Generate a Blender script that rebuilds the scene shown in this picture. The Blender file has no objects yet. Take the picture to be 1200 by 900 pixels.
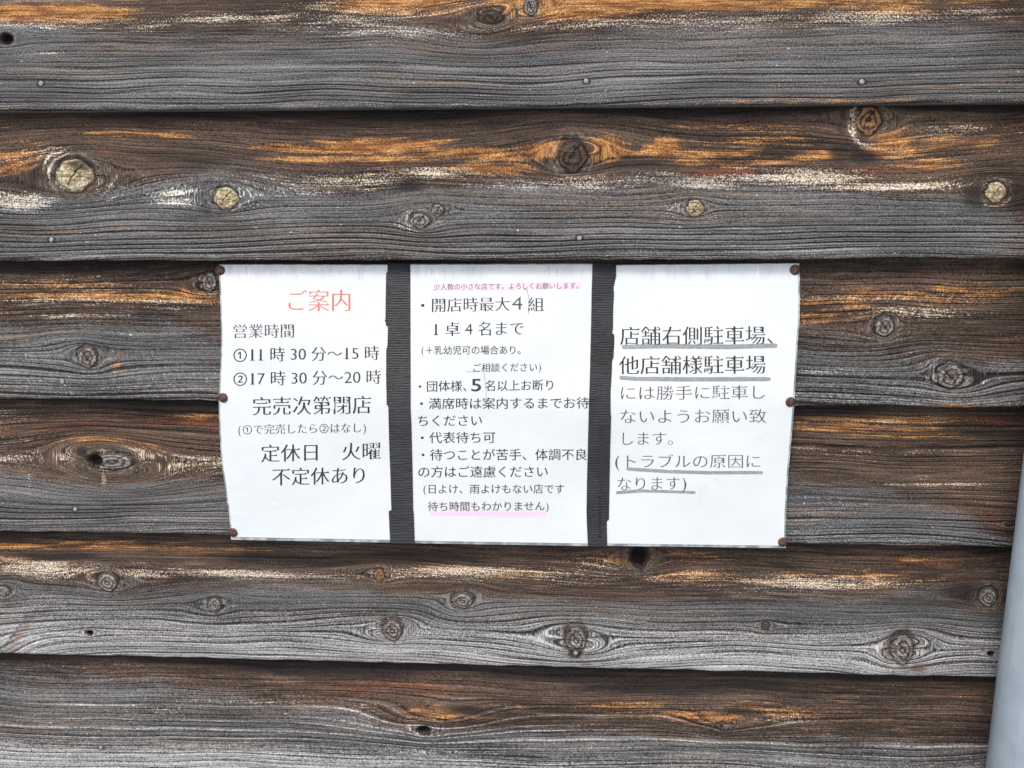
import bpy, math, random
import numpy as np
from mathutils import Matrix, Vector

# ------------------------------------------------------------------ camera, world, sun
scene = bpy.context.scene
TILT, YAW, DIST, CAMZ = math.radians(10.2), math.radians(2.4), 0.82, 1.55
cam_data = bpy.data.cameras.new('camera')
cam_data.sensor_width = 36.0
cam_data.lens = 27.0
cam_data.clip_start = 0.01
cam_data.clip_end = 200.0
cam = bpy.data.objects.new('camera', cam_data)
scene.collection.objects.link(cam)
cam.location = (0.0, -DIST, CAMZ)
cam.rotation_euler = (math.pi / 2 - TILT, 0.0, YAW)
scene.camera = cam

SUN_EL, SUN_AZ = math.radians(58), math.radians(205)      # azimuth clockwise from +Y (the wall faces -Y)
world = bpy.data.worlds.new("World")
scene.world = world
world.use_nodes = True
wn = world.node_tree.nodes; wl = world.node_tree.links
wn.clear()
sky = wn.new('ShaderNodeTexSky'); sky.sky_type = 'NISHITA'; sky.sun_disc = False
sky.sun_elevation = SUN_EL; sky.sun_rotation = SUN_AZ
sky.dust_density = 4.0; sky.air_density = 1.0; sky.ozone_density = 1.0
bg = wn.new('ShaderNodeBackground'); bg.inputs['Strength'].default_value = 0.13
out = wn.new('ShaderNodeOutputWorld')
wl.new(sky.outputs[0], bg.inputs['Color']); wl.new(bg.outputs[0], out.inputs['Surface'])
sun_d = bpy.data.lights.new('sun', 'SUN'); sun_d.energy = 1.45; sun_d.angle = math.radians(14)
sun_d.color = (1.0, 0.97, 0.93)
sun = bpy.data.objects.new('sun', sun_d); scene.collection.objects.link(sun)
sdir = Vector((math.sin(SUN_AZ) * math.cos(SUN_EL), math.cos(SUN_AZ) * math.cos(SUN_EL), math.sin(SUN_EL)))
sun.rotation_euler = sdir.to_track_quat('Z', 'Y').to_euler()
sun.location = sdir * 5
scene.view_settings.view_transform = 'Standard'
scene.view_settings.look = 'None'
scene.view_settings.gamma = 1.0
scene.view_settings.exposure = 0.65

# ------------------------------------------------------------------ photograph pixel -> point of the wall
_t, _y = math.pi / 2 - TILT, YAW
_R = np.array([[math.cos(_y), -math.sin(_y), 0], [math.sin(_y), math.cos(_y), 0], [0, 0, 1]]) @ \
     np.array([[1, 0, 0], [0, math.cos(_t), -math.sin(_t)], [0, math.sin(_t), math.cos(_t)]])
def at(u, v, Y=0.0):
    """where the sight line of pixel (u, v) meets the vertical plane y = Y; arrays allowed"""
    u = np.asarray(u, float); v = np.asarray(v, float)
    a, b = (u - 600) / 900.0, -(v - 450) / 900.0
    d = [_R[i, 0] * a + _R[i, 1] * b - _R[i, 2] for i in range(3)]
    k = (Y + DIST) / d[1]
    return d[0] * k, CAMZ + d[2] * k

# ------------------------------------------------------------------ helpers
col = scene.collection
def link(o, parent=None):
    col.objects.link(o)
    if parent: o.parent = parent
    return o
def tag(o, label=None, cat=None, group=None, kind=None):
    for k, v in (('label', label), ('category', cat), ('group', group), ('kind', kind)):
        if v: o[k] = v
    return o
def mesh_obj(name, verts, faces, mat, parent=None, smooth=False):
    me = bpy.data.meshes.new(name)
    me.from_pydata([tuple(map(float, v)) for v in verts], [], [tuple(f) for f in faces])
    me.update()
    if mat: me.materials.append(mat)
    if smooth: me.polygons.foreach_set('use_smooth', [True] * len(me.polygons))
    return link(bpy.data.objects.new(name, me), parent)
def empty(name, loc, label, cat, group=None):
    o = bpy.data.objects.new(name, None); o.location = loc; o.empty_display_size = .05
    link(o); return tag(o, label, cat, group)
def keep(o, root):                     # mesh built in world coordinates under a root placed elsewhere
    o.parent = root
    o.matrix_parent_inverse = Matrix.Translation(root.location).inverted()
    return o
def prism_from_grid(P, thick):
    """P: (n, m, 3) front surface grid -> closed slab of the given thickness (away from the camera)"""
    n, m = P.shape[:2]
    B = P.copy(); B[:, :, 1] += thick
    verts = np.concatenate([P.reshape(-1, 3), B.reshape(-1, 3)])
    idx = np.arange(n * m).reshape(n, m); o = n * m
    F = []
    for i in range(n - 1):
        for j in range(m - 1):
            a, b, c, d = idx[i, j], idx[i, j + 1], idx[i + 1, j + 1], idx[i + 1, j]
            F.append((a, d, c, b)); F.append((a + o, b + o, c + o, d + o))
    ring = list(idx[0, :]) + list(idx[1:, -1]) + list(idx[-1, -2::-1]) + list(idx[-2:0:-1, 0])
    for a, b in zip(ring, ring[1:] + ring[:1]):
        F.append((a, b, b + o, a + o))
    return verts, F

class NT:                              # small helper for node maths
    def __init__(s, name):
        s.m = bpy.data.materials.new(name); s.m.use_nodes = True
        s.t = s.m.node_tree; s.n = s.t.nodes; s.n.clear()
        s.out = s.n.new('ShaderNodeOutputMaterial')
    def put(s, sock, v):
        if v is None: return
        if isinstance(v, bpy.types.NodeSocket): s.t.links.new(v, sock)
        else: sock.default_value = v
    def math(s, op, a, b=None, c=None, clamp=False):
        n = s.n.new('ShaderNodeMath'); n.operation = op; n.use_clamp = clamp
        for i, v in enumerate((a, b, c)): s.put(n.inputs[i], v)
        return n.outputs[0]
    def add(s, a, b): return s.math('ADD', a, b)
    def sub(s, a, b): return s.math('SUBTRACT', a, b)
    def mul(s, a, b): return s.math('MULTIPLY', a, b)
    def vec(s, x, y, z=0.0):
        n = s.n.new('ShaderNodeCombineXYZ')
        for i, v in enumerate((x, y, z)): s.put(n.inputs[i], v)
        return n.outputs[0]
    def sep(s, v):
        n = s.n.new('ShaderNodeSeparateXYZ'); s.put(n.inputs[0], v); return n.outputs
    def attr(s, name):
        n = s.n.new('ShaderNodeAttribute'); n.attribute_name = name; return n
    def noise(s, v, scale=1.0, detail=2.0, rough=.5, dim='3D', w=None, dist=0.0):
        n = s.n.new('ShaderNodeTexNoise'); n.noise_dimensions = dim
        if dim != '1D': s.put(n.inputs['Vector'], v)
        else: s.put(n.inputs['W'], v)
        n.inputs['Scale'].default_value = scale; n.inputs['Detail'].default_value = detail
        n.inputs['Roughness'].default_value = rough; n.inputs['Distortion'].default_value = dist
        return n.outputs['Fac']
    def step(s, v, lo, hi, a=0.0, b=1.0):
        n = s.n.new('ShaderNodeMapRange'); n.interpolation_type = 'SMOOTHSTEP'
        s.put(n.inputs[0], v); s.put(n.inputs[1], lo); s.put(n.inputs[2], hi)
        s.put(n.inputs[3], a); s.put(n.inputs[4], b); return n.outputs[0]
    def mix(s, f, a, b, mode='MIX'):
        n = s.n.new('ShaderNodeMix'); n.data_type = 'RGBA'; n.blend_type = mode
        s.put(n.inputs[0], f)
        for i, v in ((6, a), (7, b)):
            s.put(n.inputs[i], (*v, 1) if isinstance(v, tuple) else v)
        return n.outputs[2]
    def ramp(s, v, stops):
        n = s.n.new('ShaderNodeValToRGB'); s.put(n.inputs[0], v)
        e = n.color_ramp.elements
        while len(e) < len(stops): e.new(.5)
        for q, (p, c) in zip(e, stops): q.position = p; q.color = (c, c, c, 1) if not isinstance(c, tuple) else (*c, 1)
        return n.outputs[0]
    def bump(s, h, strength, dist, normal=None):
        n = s.n.new('ShaderNodeBump'); n.inputs['Strength'].default_value = strength
        n.inputs['Distance'].default_value = dist; s.put(n.inputs['Height'], h)
        if normal: s.put(n.inputs['Normal'], normal)
        return n.outputs[0]
    def bsdf(s, **kw):
        n = s.n.new('ShaderNodeBsdfPrincipled')
        for k, v in kw.items():
            s.put(n.inputs[k.replace('_', ' ')], (*v, 1) if isinstance(v, tuple) and len(v) == 3 else v)
        s.t.links.new(n.outputs[0], s.out.inputs['Surface']); return n

def srgb(r, g, b):
    f = lambda c: (c / 255 / 12.92) if c / 255 <= .04045 else ((c / 255 + .055) / 1.055) ** 2.4
    return (f(r), f(g), f(b))

# ------------------------------------------------------------------ weathered cedar material
def wood_material():
    T = NT('weathered_cedar')
    gr = T.sep(T.attr('grain').outputs['Vector'])          # s along, g across (metres), seed
    s, g, seed = gr[0], gr[1], gr[2]
    z1 = T.attr('zone_a'); a = T.sep(z1.outputs['Vector']); dark = z1.outputs['Alpha']
    grey, ochre, pale = a[0], a[1], a[2]
    z2 = T.attr('zone_b'); b = T.sep(z2.outputs['Vector']); wavy = z2.outputs['Alpha']
    light, red, ringamp = b[0], b[1], b[2]
    kn = T.sep(T.attr('knot').outputs['Vector']); kx, kz, kstyle = kn[0], kn[1], kn[2]
    fb = T.sep(T.attr('fibre').outputs['Vector'])
    fs_, fg_ = fb[0], fb[1]                                # fibre direction without the flat-sawn eyes
    V = lambda fs, fg: T.vec(T.mul(fs_, fs), T.mul(fg_, fg), seed)
    W = lambda fs, fg: T.vec(T.mul(s, fs), T.mul(g, fg), seed)
    low = T.noise(V(5, 22), 1, 3)
    mid = T.noise(V(9, 130), 1, 3, .55)
    brk = T.noise(V(26, 190), 1, 4, .6)
    streak = T.noise(V(22, 620), 1, 3, .6)
    speck = T.noise(V(520, 700), 1, 2, .6)
    saw = T.noise(V(880, 380), 1, 1, .5)                    # short marks across the grain
    fuzz = T.noise(V(780, 1000), 1, 1, .5)
    grit = T.add(T.mul(T.sub(speck, .5), .75), T.add(T.mul(T.sub(saw, .5), .30), T.mul(T.sub(fuzz, .5), .45)))
    # annual rings
    wob = T.add(T.mul(T.noise(T.add(T.mul(g, 60), T.mul(seed, 3.7)), 1, 2, .5, '1D'), 2.0),
                T.mul(T.noise(W(6, 45), 1, 2), .8))
    t = T.math('FRACT', T.add(T.mul(g, 165), wob))
    ring = T.ramp(t, [(0, .34), (.12, .48), (.40, .58), (.58, .80), (.68, .70), (.78, .16), (.90, .02), (.96, .14), (1, .34)])
    t2 = T.math('FRACT', T.add(T.mul(g, 330), T.mul(wob, 2.1)))
    ring2 = T.ramp(t2, [(0, .5), (.45, .68), (.7, .5), (.88, .2), (1, .5)])
    rk = T.mul(ringamp, T.step(T.noise(W(6, 90), 1, 2), .34, .58, .45, 1.35))
    ringv = T.add(T.mul(T.sub(ring, .50), rk), T.mul(T.sub(ring2, .55), T.mul(rk, .5)))
    # knots
    kr = T.math('SQRT', T.add(T.mul(kx, kx), T.mul(kz, kz)))
    kang = T.math('ARCTAN2', kz, kx)
    kn_n = T.noise(T.vec(T.mul(kx, 1.6), T.mul(kz, 1.6), seed), 1, 3)
    kn_f = T.noise(T.vec(T.mul(kx, 5), T.mul(kz, 5), seed), 1, 3, .6)
    krn = T.add(kr, T.add(T.mul(T.sub(kn_n, .5), .6), T.mul(T.sub(kn_f, .5), .10)))
    inside = T.step(krn, .92, 1.02, 1, 0)
    rim = T.mul(T.mul(T.step(krn, .86, 1.0), T.step(krn, 1.02, 1.25, 1, 0)), T.step(kn_f, .34, .52, .25, 1.0))
    halo = T.mul(T.step(krn, 1.02, 1.22), T.step(krn, 1.3, 2.1, 1, 0))
    krings = T.math('SINE', T.add(T.add(T.mul(krn, 17), T.mul(kn_f, 3.5)), T.mul(T.math('SINE', kang), 1.2)))
    spoke = T.step(T.noise(T.vec(T.mul(T.math('SINE', kang), 2.2), T.mul(T.math('COSINE', kang), 2.2), seed), 1.6, 3, .7), .60, .66)
    crack_x = T.math('ABSOLUTE', T.add(T.mul(kz, T.math('SINE', T.mul(seed, 9))), T.add(kx, T.mul(T.sub(kn_n, .5), .5))))
    kcrack = T.mul(T.step(crack_x, .02, .07, 1, 0), T.step(krn, .55, .9, 1, 0))
    # colour zones
    brkc = T.add(T.mul(T.sub(brk, .5), .7), T.add(T.mul(T.sub(streak, .5), .55), T.mul(ringv, .10)))
    gm = T.step(T.add(grey, T.add(T.mul(brkc, 1.3), T.mul(grit, .7))), .24, .86)
    om = T.step(T.add(ochre, T.add(T.mul(brkc, 1.7), T.mul(grit, .55))), .34, .88)
    pm = T.step(T.add(pale, T.add(T.mul(brkc, 1.5), T.mul(grit, 1.8))), .40, 1.0)
    dm = T.step(T.add(dark, T.add(T.mul(brkc, 1.0), T.mul(grit, .4))), .36, .80)  # dark stains, plus lap shade put into the colour
    lm = T.step(T.add(light, T.add(T.mul(brkc, .7), T.mul(grit, .9))), .25, .95)
    rm = T.step(T.add(red, T.add(T.mul(brkc, 1.5), T.mul(grit, .9))), .42, .95)
    brown = T.mix(T.step(low, .35, .65), srgb(58, 47, 41), srgb(88, 72, 61))
    brown = T.mix(T.step(streak, .5, .75, 0, .5), brown, srgb(130, 108, 87))
    greyc = T.mix(T.step(low, .35, .65), srgb(82, 82, 82), srgb(106, 106, 106))
    tanm = T.add(T.sub(T.noise(V(3.5, 38), 1, 4, .6), .5), T.mul(T.sub(streak, .5), .5))
    greyc = T.mix(T.step(tanm, -.05, .25, .0, .75), greyc, srgb(112, 100, 88))
    blum = T.noise(V(6, 60), 1.7, 3)
    greyc = T.mix(T.step(blum, .55, .72, 0, .35), greyc, srgb(90, 96, 104))
    c = T.mix(gm, brown, greyc)
    c = T.mix(T.mul(lm, .9), c, srgb(158, 158, 157))
    c = T.mix(T.mul(rm, .85), c, srgb(110, 68, 50))
    oc = T.mix(T.step(brk, .36, .64), srgb(122, 76, 40), srgb(190, 138, 82))
    c = T.mix(T.mul(om, .92), c, oc)
    c = T.mix(T.mul(pm, .9), c, T.mix(T.step(grey, .3, .9), srgb(196, 180, 158), srgb(186, 186, 184)))
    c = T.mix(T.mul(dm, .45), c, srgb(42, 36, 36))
    # knots colours: style 0 dark .. 1 pale yellow, .5 grey
    kc_dark = T.mix(T.step(krings, -1, 1), srgb(38, 30, 28), srgb(84, 66, 54))
    kc_grey = T.mix(T.step(krings, -.6, .6), srgb(78, 74, 70), srgb(150, 144, 136))
    kc_pale = T.mix(T.step(kn_f, .35, .65), srgb(134, 118, 88), srgb(212, 202, 166))
    kc_pale = T.mix(T.step(krings, -.2, 1, 0, .45), kc_pale, srgb(116, 98, 72))
    kc_br = T.mix(T.step(krings, -1, 1), srgb(70, 49, 38), srgb(158, 118, 84))
    kc = T.mix(T.step(kstyle, .1, .4), kc_dark, kc_grey)
    kc = T.mix(T.step(T.noise(T.vec(T.mul(kx, 3), T.mul(kz, 1.5), seed), 1, 3), .45, .62, 0, .6), kc, srgb(70, 60, 54))
    kc = T.mix(T.step(kstyle, .6, .72), kc, kc_br)
    kc = T.mix(T.step(kstyle, .82, .95), kc, kc_pale)
    c = T.mix(T.mul(T.mul(halo, T.step(krings, -.3, .8, .1, .42)), T.step(pale, .2, .6, 1, 0)), c, T.mix(T.step(kn_n, .4, .6), srgb(74, 66, 60), srgb(150, 146, 138)))
    c = T.mix(inside, c, kc)
    c = T.mix(T.mul(T.step(T.add(pale, T.mul(grit, .5)), .6, .95), .8), c, T.mix(T.step(speck, .32, .6), srgb(122, 100, 76), srgb(212, 203, 184)))
    c = T.mix(T.mul(rim, .62), c, srgb(30, 25, 24))
    c = T.mix(T.mul(T.mul(inside, spoke), .6), c, srgb(40, 32, 26))
    c = T.mix(kcrack, c, srgb(24, 18, 16))
    hole = T.mul(T.step(kstyle, -.9, -.4, 1, 0), T.step(krn, .65, .95, 1, 0))
    c = T.mix(hole, c, (0.004, .003, .003))
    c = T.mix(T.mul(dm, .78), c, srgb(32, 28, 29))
    # fine drying cracks along the grain and white flecks
    ck = T.noise(V(14, 900), 1, 2, .5)
    crack = T.step(ck, .665, .70)
    c = T.mix(T.mul(crack, .75), c, srgb(30, 27, 28))
    fl = T.noise(V(170, 260), 1, 1, .4)
    fleck = T.mul(T.step(fl, .775, .80), T.step(grey, .5, .8))
    c = T.mix(T.mul(fleck, .8), c, srgb(205, 205, 208))
    # wavy pale latewood lines of the lowest board
    wl_ = T.mul(T.step(T.add(wavy, T.mul(T.sub(mid, .5), 1.2)), .1, .7), T.step(T.add(T.math('ABSOLUTE', T.sub(T.math('FRACT', T.add(T.mul(g, 95), T.mul(wob, .55))), .5)), T.mul(grit, .15)), .03, .10, 1, 0))
    c = T.mix(T.mul(T.mul(wl_, .7), T.mul(T.step(grit, -.12, .06, .25, 1), T.step(grey, .1, .7, .35, 1))), c, srgb(196, 194, 190))
    mod = T.add(1.0, T.add(T.mul(grit, 3.7), T.add(T.mul(T.sub(streak, .5), 1.15), T.add(T.mul(T.sub(mid, .5), 1.3), T.mul(ringv, T.step(light, .2, .8, 1.35, .85))))))
    mod = T.math('MINIMUM', T.math('MAXIMUM', mod, .12), 2.5)
    mod = T.add(T.mul(T.sub(mod, 1.0), T.sub(1.0, T.mul(inside, .55))), 1.0)
    mc = T.n.new('ShaderNodeVectorMath'); mc.operation = 'SCALE'
    T.put(mc.inputs[0], c); T.put(mc.inputs['Scale'], mod)
    hgt = T.add(T.mul(grit, .8), T.add(T.mul(T.sub(streak, .5), .8), T.add(T.mul(ringv, 1.5), T.add(T.mul(crack, -.8), T.add(T.mul(rim, -1.2), T.add(T.mul(kcrack, -1.5), T.mul(wl_, .6)))))))
    nb = T.bump(hgt, .9, .0011)
    T.bsdf(Base_Color=mc.outputs[0], Roughness=.82, Normal=nb, Specular_IOR_Level=.28)
    return T.m
WOOD = wood_material()

def simple(name, color, rough=.5, noise_amt=.1, nscale=60, metal=0.0, bumpd=0.0, **kw):
    T = NT(name)
    tc = T.n.new('ShaderNodeTexCoord').outputs['Object']
    n = T.noise(tc, nscale, 4, .6)
    c = T.mix(T.step(n, .3, .7), tuple(x * (1 - noise_amt) for x in color), tuple(min(1, x * (1 + noise_amt)) for x in color))
    args = dict(Base_Color=c, Roughness=rough, Metallic=metal)
    if bumpd: args['Normal'] = T.bump(n, .6, bumpd)
    args.update(kw)
    T.bsdf(**args)
    return T.m

# ------------------------------------------------------------------ numpy noise for the slow fields
rng = np.random.default_rng(7)
def vnoise(x, y, seed):
    r = np.random.default_rng(seed); tab = r.random((257, 257))
    xi = np.floor(x).astype(int); yi = np.floor(y).astype(int)
    fx = x - xi; fy = y - yi; fx = fx * fx * (3 - 2 * fx); fy = fy * fy * (3 - 2 * fy)
    g = lambda i, j: tab[(xi + i) % 257, (yi + j) % 257]
    return (g(0, 0) * (1 - fx) * (1 - fy) + g(1, 0) * fx * (1 - fy) + g(0, 1) * (1 - fx) * fy + g(1, 1) * fx * fy) - .5

# ------------------------------------------------------------------ the boards
T_B = 0.015                    # board thickness, also how far each board steps out over the next
LAP = 0.030
EXPO = 0.155
# edges of the boards in view: bottom edge at the left and right of the photograph
EDGES = [((0, 130), (1200, 119.5)), ((0, 305.5), (1200, 303)), ((0, 467), (1200, 478)),
         ((0, 622.5), (1185, 641.5)), ((0, 766), (1165, 794.5))]
lines = []
for (a, b) in EDGES:
    (x0, z0), (x1, z1) = at(*a), at(*b)
    m = (z1 - z0) / (x1 - x0); lines.append((float(m), float(z0 - m * x0)))
zmid = [b for m, b in lines]
allb = [(0.0, zmid[0] + EXPO * k) for k in (3, 2, 1)] + lines
k = 1
while allb[-1][1] - EXPO > 0.05:
    allb.append((-0.001 * (k % 3), zmid[-1] - EXPO * k)); k += 1

# what the photograph shows on each board; positions are photograph pixels
# knots: (x, y, rx, ry, style)   style -1 hole, 0 dark, .5 grey ringed, .75 brown, 1 pale cut
# blobs: (zone, x, y, rx, ry, amount); board-long dark bands paint the shade under the laps
B = {}
B[3] = dict(
 trans=[(-300, 30), (0, 28), (90, 33), (150, 40), (300, 34), (480, 30), (575, 40), (700, 28), (900, 26), (1040, 22), (1200, 26), (1500, 30)],
 knots=[(8, 46, 8, 7, -1), (575, 21, 15, 8, 0), (622, 8, 8, 12, .5)],
 blobs=[('o', 50, 14, 95, 12, 1.0), ('o', 110, 16, 40, 9, .5), ('o', 470, 5, 90, 13, .85), ('o', 680, 6, 120, 12, 1.1), ('o', 830, 3, 160, 7, 1.05), ('o', 1100, 2, 140, 4, .6), ('o', 1045, 10, 45, 7, .8), ('o', 950, 3, 130, 5, .7),
        ('r', 1120, 6, 110, 7, .6), ('r', 740, 10, 150, 4, .5), ('r', 20, 8, 60, 5, .4),
        ('p', 60, 28, 90, 6, .5), ('p', 170, 33, 35, 4, .5), ('p', 300, 22, 140, 4, .65), ('p', 420, 20, 90, 12, .55), ('p', 470, 38, 80, 7, .45), ('p', 560, 38, 90, 7, .3),
        ('p', 700, 26, 140, 7, .5), ('p', 830, 24, 150, 9, .5), ('p', 1000, 20, 110, 8, .55), ('p', 1160, 14, 60, 6, .5), ('p', 620, 6, 110, 7, .35), ('p', 380, 6, 40, 6, .5), ('p', 40, 62, 60, 3, .35),
        ('d', 510, 24, 70, 4, .6), ('d', 200, 24, 60, 7, .35), ('d', 15, 48, 60, 5, .5), ('d', 915, 43, 35, 4, .5), ('d', 60, 50, 40, 4, .4),
        ('g', 60, -2, 120, 5, .8), ('r', 330, 62, 35, 9, .38), ('r', 265, 60, 20, 8, .3), ('o', 1000, 118, 260, 2.0, .6), ('p', 1060, 88, 1, 1, 0)],
 ringamp=[(20, .25), (70, .55), (100, 1.0), (125, 1.1)], light=[(60, -.1), (110, .0), (124, .45)])
B[4] = dict(
 trans=[(-300, 240), (0, 226), (40, 222), (110, 214), (180, 218), (260, 205), (300, 208), (400, 210), (500, 214), (620, 210), (700, 216), (800, 212), (880, 205), (1000, 214), (1130, 222), (1200, 260), (1400, 280)],
 arcs=[('p', 84, 208, 15, 13, .30, 130, 350, 1.3), ('p', 92, 208, 35, 31, .07, 90, 200, 1.1), ('p', 96, 210, 47, 40, .05, 95, 180, .95), ('p', 98, 212, 60, 47, .04, 100, 170, .8), ('d', 96, 210, 41, 36, .06, 90, 200, .8), ('p', 100, 206, 36, 28, .07, 250, 20, .6), ('p', 106, 206, 44, 34, .05, 240, 10, .55), ('d', 100, 206, 29, 26, .08, 200, 380, .7),
       ('p', 1018, 145, 23, 26, .10, 170, 290, 1.1), ('d', 1018, 145, 32, 34, .12, 160, 280, .7), ('p', 1166, 225, 19, 18, .08, 200, 360, .7), ('p', 265, 232, 19, 18, .08, 270, 450, .7), ('p', 270, 234, 27, 22, .07, 270, 430, .45)],
 knots=[(88, 205, 21, 19, .97), (265, 232, 14, 13, 1), (513, 246, 7, 7, .5), (492, 258, 12, 9, .4), (671, 182, 17, 19, .1), (814, 244, 10, 10, 1), (1166, 225, 12, 12, 1), (1017, 140, 15, 18, .76)],
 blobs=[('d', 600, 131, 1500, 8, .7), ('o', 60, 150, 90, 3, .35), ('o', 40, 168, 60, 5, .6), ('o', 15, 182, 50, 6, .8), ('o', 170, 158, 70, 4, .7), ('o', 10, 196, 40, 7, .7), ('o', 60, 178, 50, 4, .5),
        ('o', 350, 174, 60, 5, .85), ('o', 440, 172, 100, 8, .95), ('o', 540, 178, 60, 6, .9), ('o', 590, 184, 50, 4, .8), ('o', 420, 187, 150, 4, .85), ('o', 560, 197, 60, 5, .9), ('o', 640, 174, 40, 6, .9), ('o', 712, 172, 26, 9, 1.0), ('o', 776, 173, 22, 9, 1.0), ('o', 820, 180, 90, 6, .7),
        ('o', 900, 165, 70, 5, .5), ('o', 960, 184, 50, 5, .8), ('o', 860, 192, 100, 5, .8), ('o', 1045, 172, 30, 20, .95), ('o', 1080, 190, 60, 8, .8), ('o', 1120, 165, 70, 12, .6), ('o', 1180, 150, 70, 6, .45), ('o', 1160, 180, 60, 5, .5), ('o', 860, 150, 90, 4, .4), ('o', 800, 126, 400, 2, .5),
        ('r', 500, 194, 220, 4, .55), ('r', 850, 202, 60, 6, .9), ('r', 920, 191, 70, 4, .8), ('r', 1040, 200, 80, 6, 1.0), ('r', 1140, 178, 60, 4, .6), ('r', 40, 190, 50, 3, .6), ('r', 125, 178, 18, 4, .8), ('r', 1190, 275, 35, 28, .45), ('r', 260, 160, 200, 12, .18), ('r', 800, 160, 1, 1, 0),
        ('d', 220, 190, 110, 17, .62), ('d', 60, 222, 22, 14, .55), ('d', 90, 232, 30, 5, .5), ('d', 240, 245, 14, 18, .5), ('d', 12, 212, 16, 10, .6), ('d', 480, 218, 22, 9, .5), ('d', 560, 200, 90, 3, .5), ('d', 400, 182, 120, 2, .5), ('d', 740, 192, 45, 7, .5), ('d', 350, 170, 80, 2, .3),
        ('d', 985, 170, 14, 30, .6), ('d', 1010, 185, 26, 12, .55), ('d', 985, 198, 18, 6, .5), ('d', 1140, 225, 18, 20, .5), ('d', 1195, 228, 22, 14, .5), ('d', 800, 238, 12, 10, .4), ('d', 900, 135, 90, 8, .3), ('d', 760, 160, 60, 6, .35), ('d', 1008, 212, 30, 3, .7),
        ('p', 25, 237, 45, 9, .85), ('p', 205, 226, 34, 2.5, .9), ('p', 205, 236, 34, 2.5, .9), ('p', 205, 231, 30, 8, .5), ('d', 200, 231, 26, 1.5, .4), ('p', 120, 228, 30, 16, .35), ('D', 96, 192, 17, 11, .95), ('R', 100, 196, 14, 12, .6), ('p', 45, 178, 30, 3, .5), ('p', 290, 222, 20, 14, .45), ('p', 260, 206, 40, 8, .35),
        ('p', 350, 225, 60, 4, .6), ('p', 430, 212, 80, 9, .6), ('p', 520, 202, 80, 6, .65), ('p', 600, 215, 60, 6, .5), ('p', 680, 214, 60, 8, .65), ('p', 760, 206, 50, 4, .5), ('p', 830, 215, 50, 7, .7), ('p', 940, 208, 80, 8, .85), ('p', 1040, 219, 110, 3.5, .95), ('p', 900, 200, 60, 3, .6), ('p', 1150, 212, 30, 4, .3), ('p', 1000, 148, 5, 14, .9), ('p', 1040, 178, 22, 14, .4), ('p', 1120, 152, 60, 4, .55), ('p', 10, 187, 40, 3, .5),
        ('p', 480, 262, 16, 10, .5), ('p', 835, 255, 14, 6, .4), ('p', 790, 248, 18, 6, .4)],
 ringamp=[(130, .35), (190, .45), (225, .3), (250, .8), (285, 1.3), (305, 1.1)], light=[(220, .05), (260, .02), (295, .2), (304, .35)])
B[5] = dict(
 trans=[(-300, 370), (0, 366), (120, 368), (200, 372), (260, 400), (600, 390), (920, 380), (1000, 396), (1100, 395), (1200, 400), (1400, 400)],
 knots=[(103, 418, 12, 13, .45), (246, 330, 9, 12, .5), (1036, 382, 12, 12, .52), (1113, 440, 17, 15, .5)],
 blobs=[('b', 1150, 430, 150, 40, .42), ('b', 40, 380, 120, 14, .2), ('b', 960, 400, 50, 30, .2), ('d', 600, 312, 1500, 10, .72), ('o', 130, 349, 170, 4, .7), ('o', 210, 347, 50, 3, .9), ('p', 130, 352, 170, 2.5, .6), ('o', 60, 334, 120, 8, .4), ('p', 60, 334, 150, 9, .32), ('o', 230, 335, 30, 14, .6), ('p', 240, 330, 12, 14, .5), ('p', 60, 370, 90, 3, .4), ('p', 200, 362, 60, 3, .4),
        ('r', 5, 366, 20, 6, .6), ('d', 120, 408, 12, 9, .5), ('O', 137, 428, 11, 14, .5), ('R', 135, 430, 9, 12, .35), ('p', 40, 415, 60, 2, .4), ('d', 60, 428, 60, 4, .25),
        ('o', 960, 352, 70, 5, .8), ('o', 1040, 342, 80, 6, .85), ('o', 1110, 345, 70, 10, .7), ('o', 1000, 358, 60, 4, .7), ('o', 950, 372, 50, 5, .6), ('p', 960, 350, 60, 4, .5), ('p', 1080, 366, 70, 5, .65), ('p', 1120, 348, 60, 5, .5), ('p', 1040, 350, 50, 3, .5),
        ('d', 950, 362, 18, 4, .5), ('d', 1190, 375, 40, 18, .35), ('d', 1000, 408, 200, 2, .4), ('d', 1140, 425, 25, 16, .5), ('p', 1090, 435, 16, 10, .5), ('p', 960, 436, 60, 3, .45), ('r', 1120, 462, 30, 8, .6), ('r', 1180, 462, 40, 10, .5), ('r', 1115, 475, 40, 2, 1.0), ('o', 1120, 475, 30, 1.4, .9), ('r', 1180, 330, 100, 20, .3)],
 ringamp=[(310, .4), (350, .7), (390, .5), (420, .8), (450, 1.2), (470, 1.2)], light=[(380, 0), (430, .12), (465, .4)])
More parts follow.
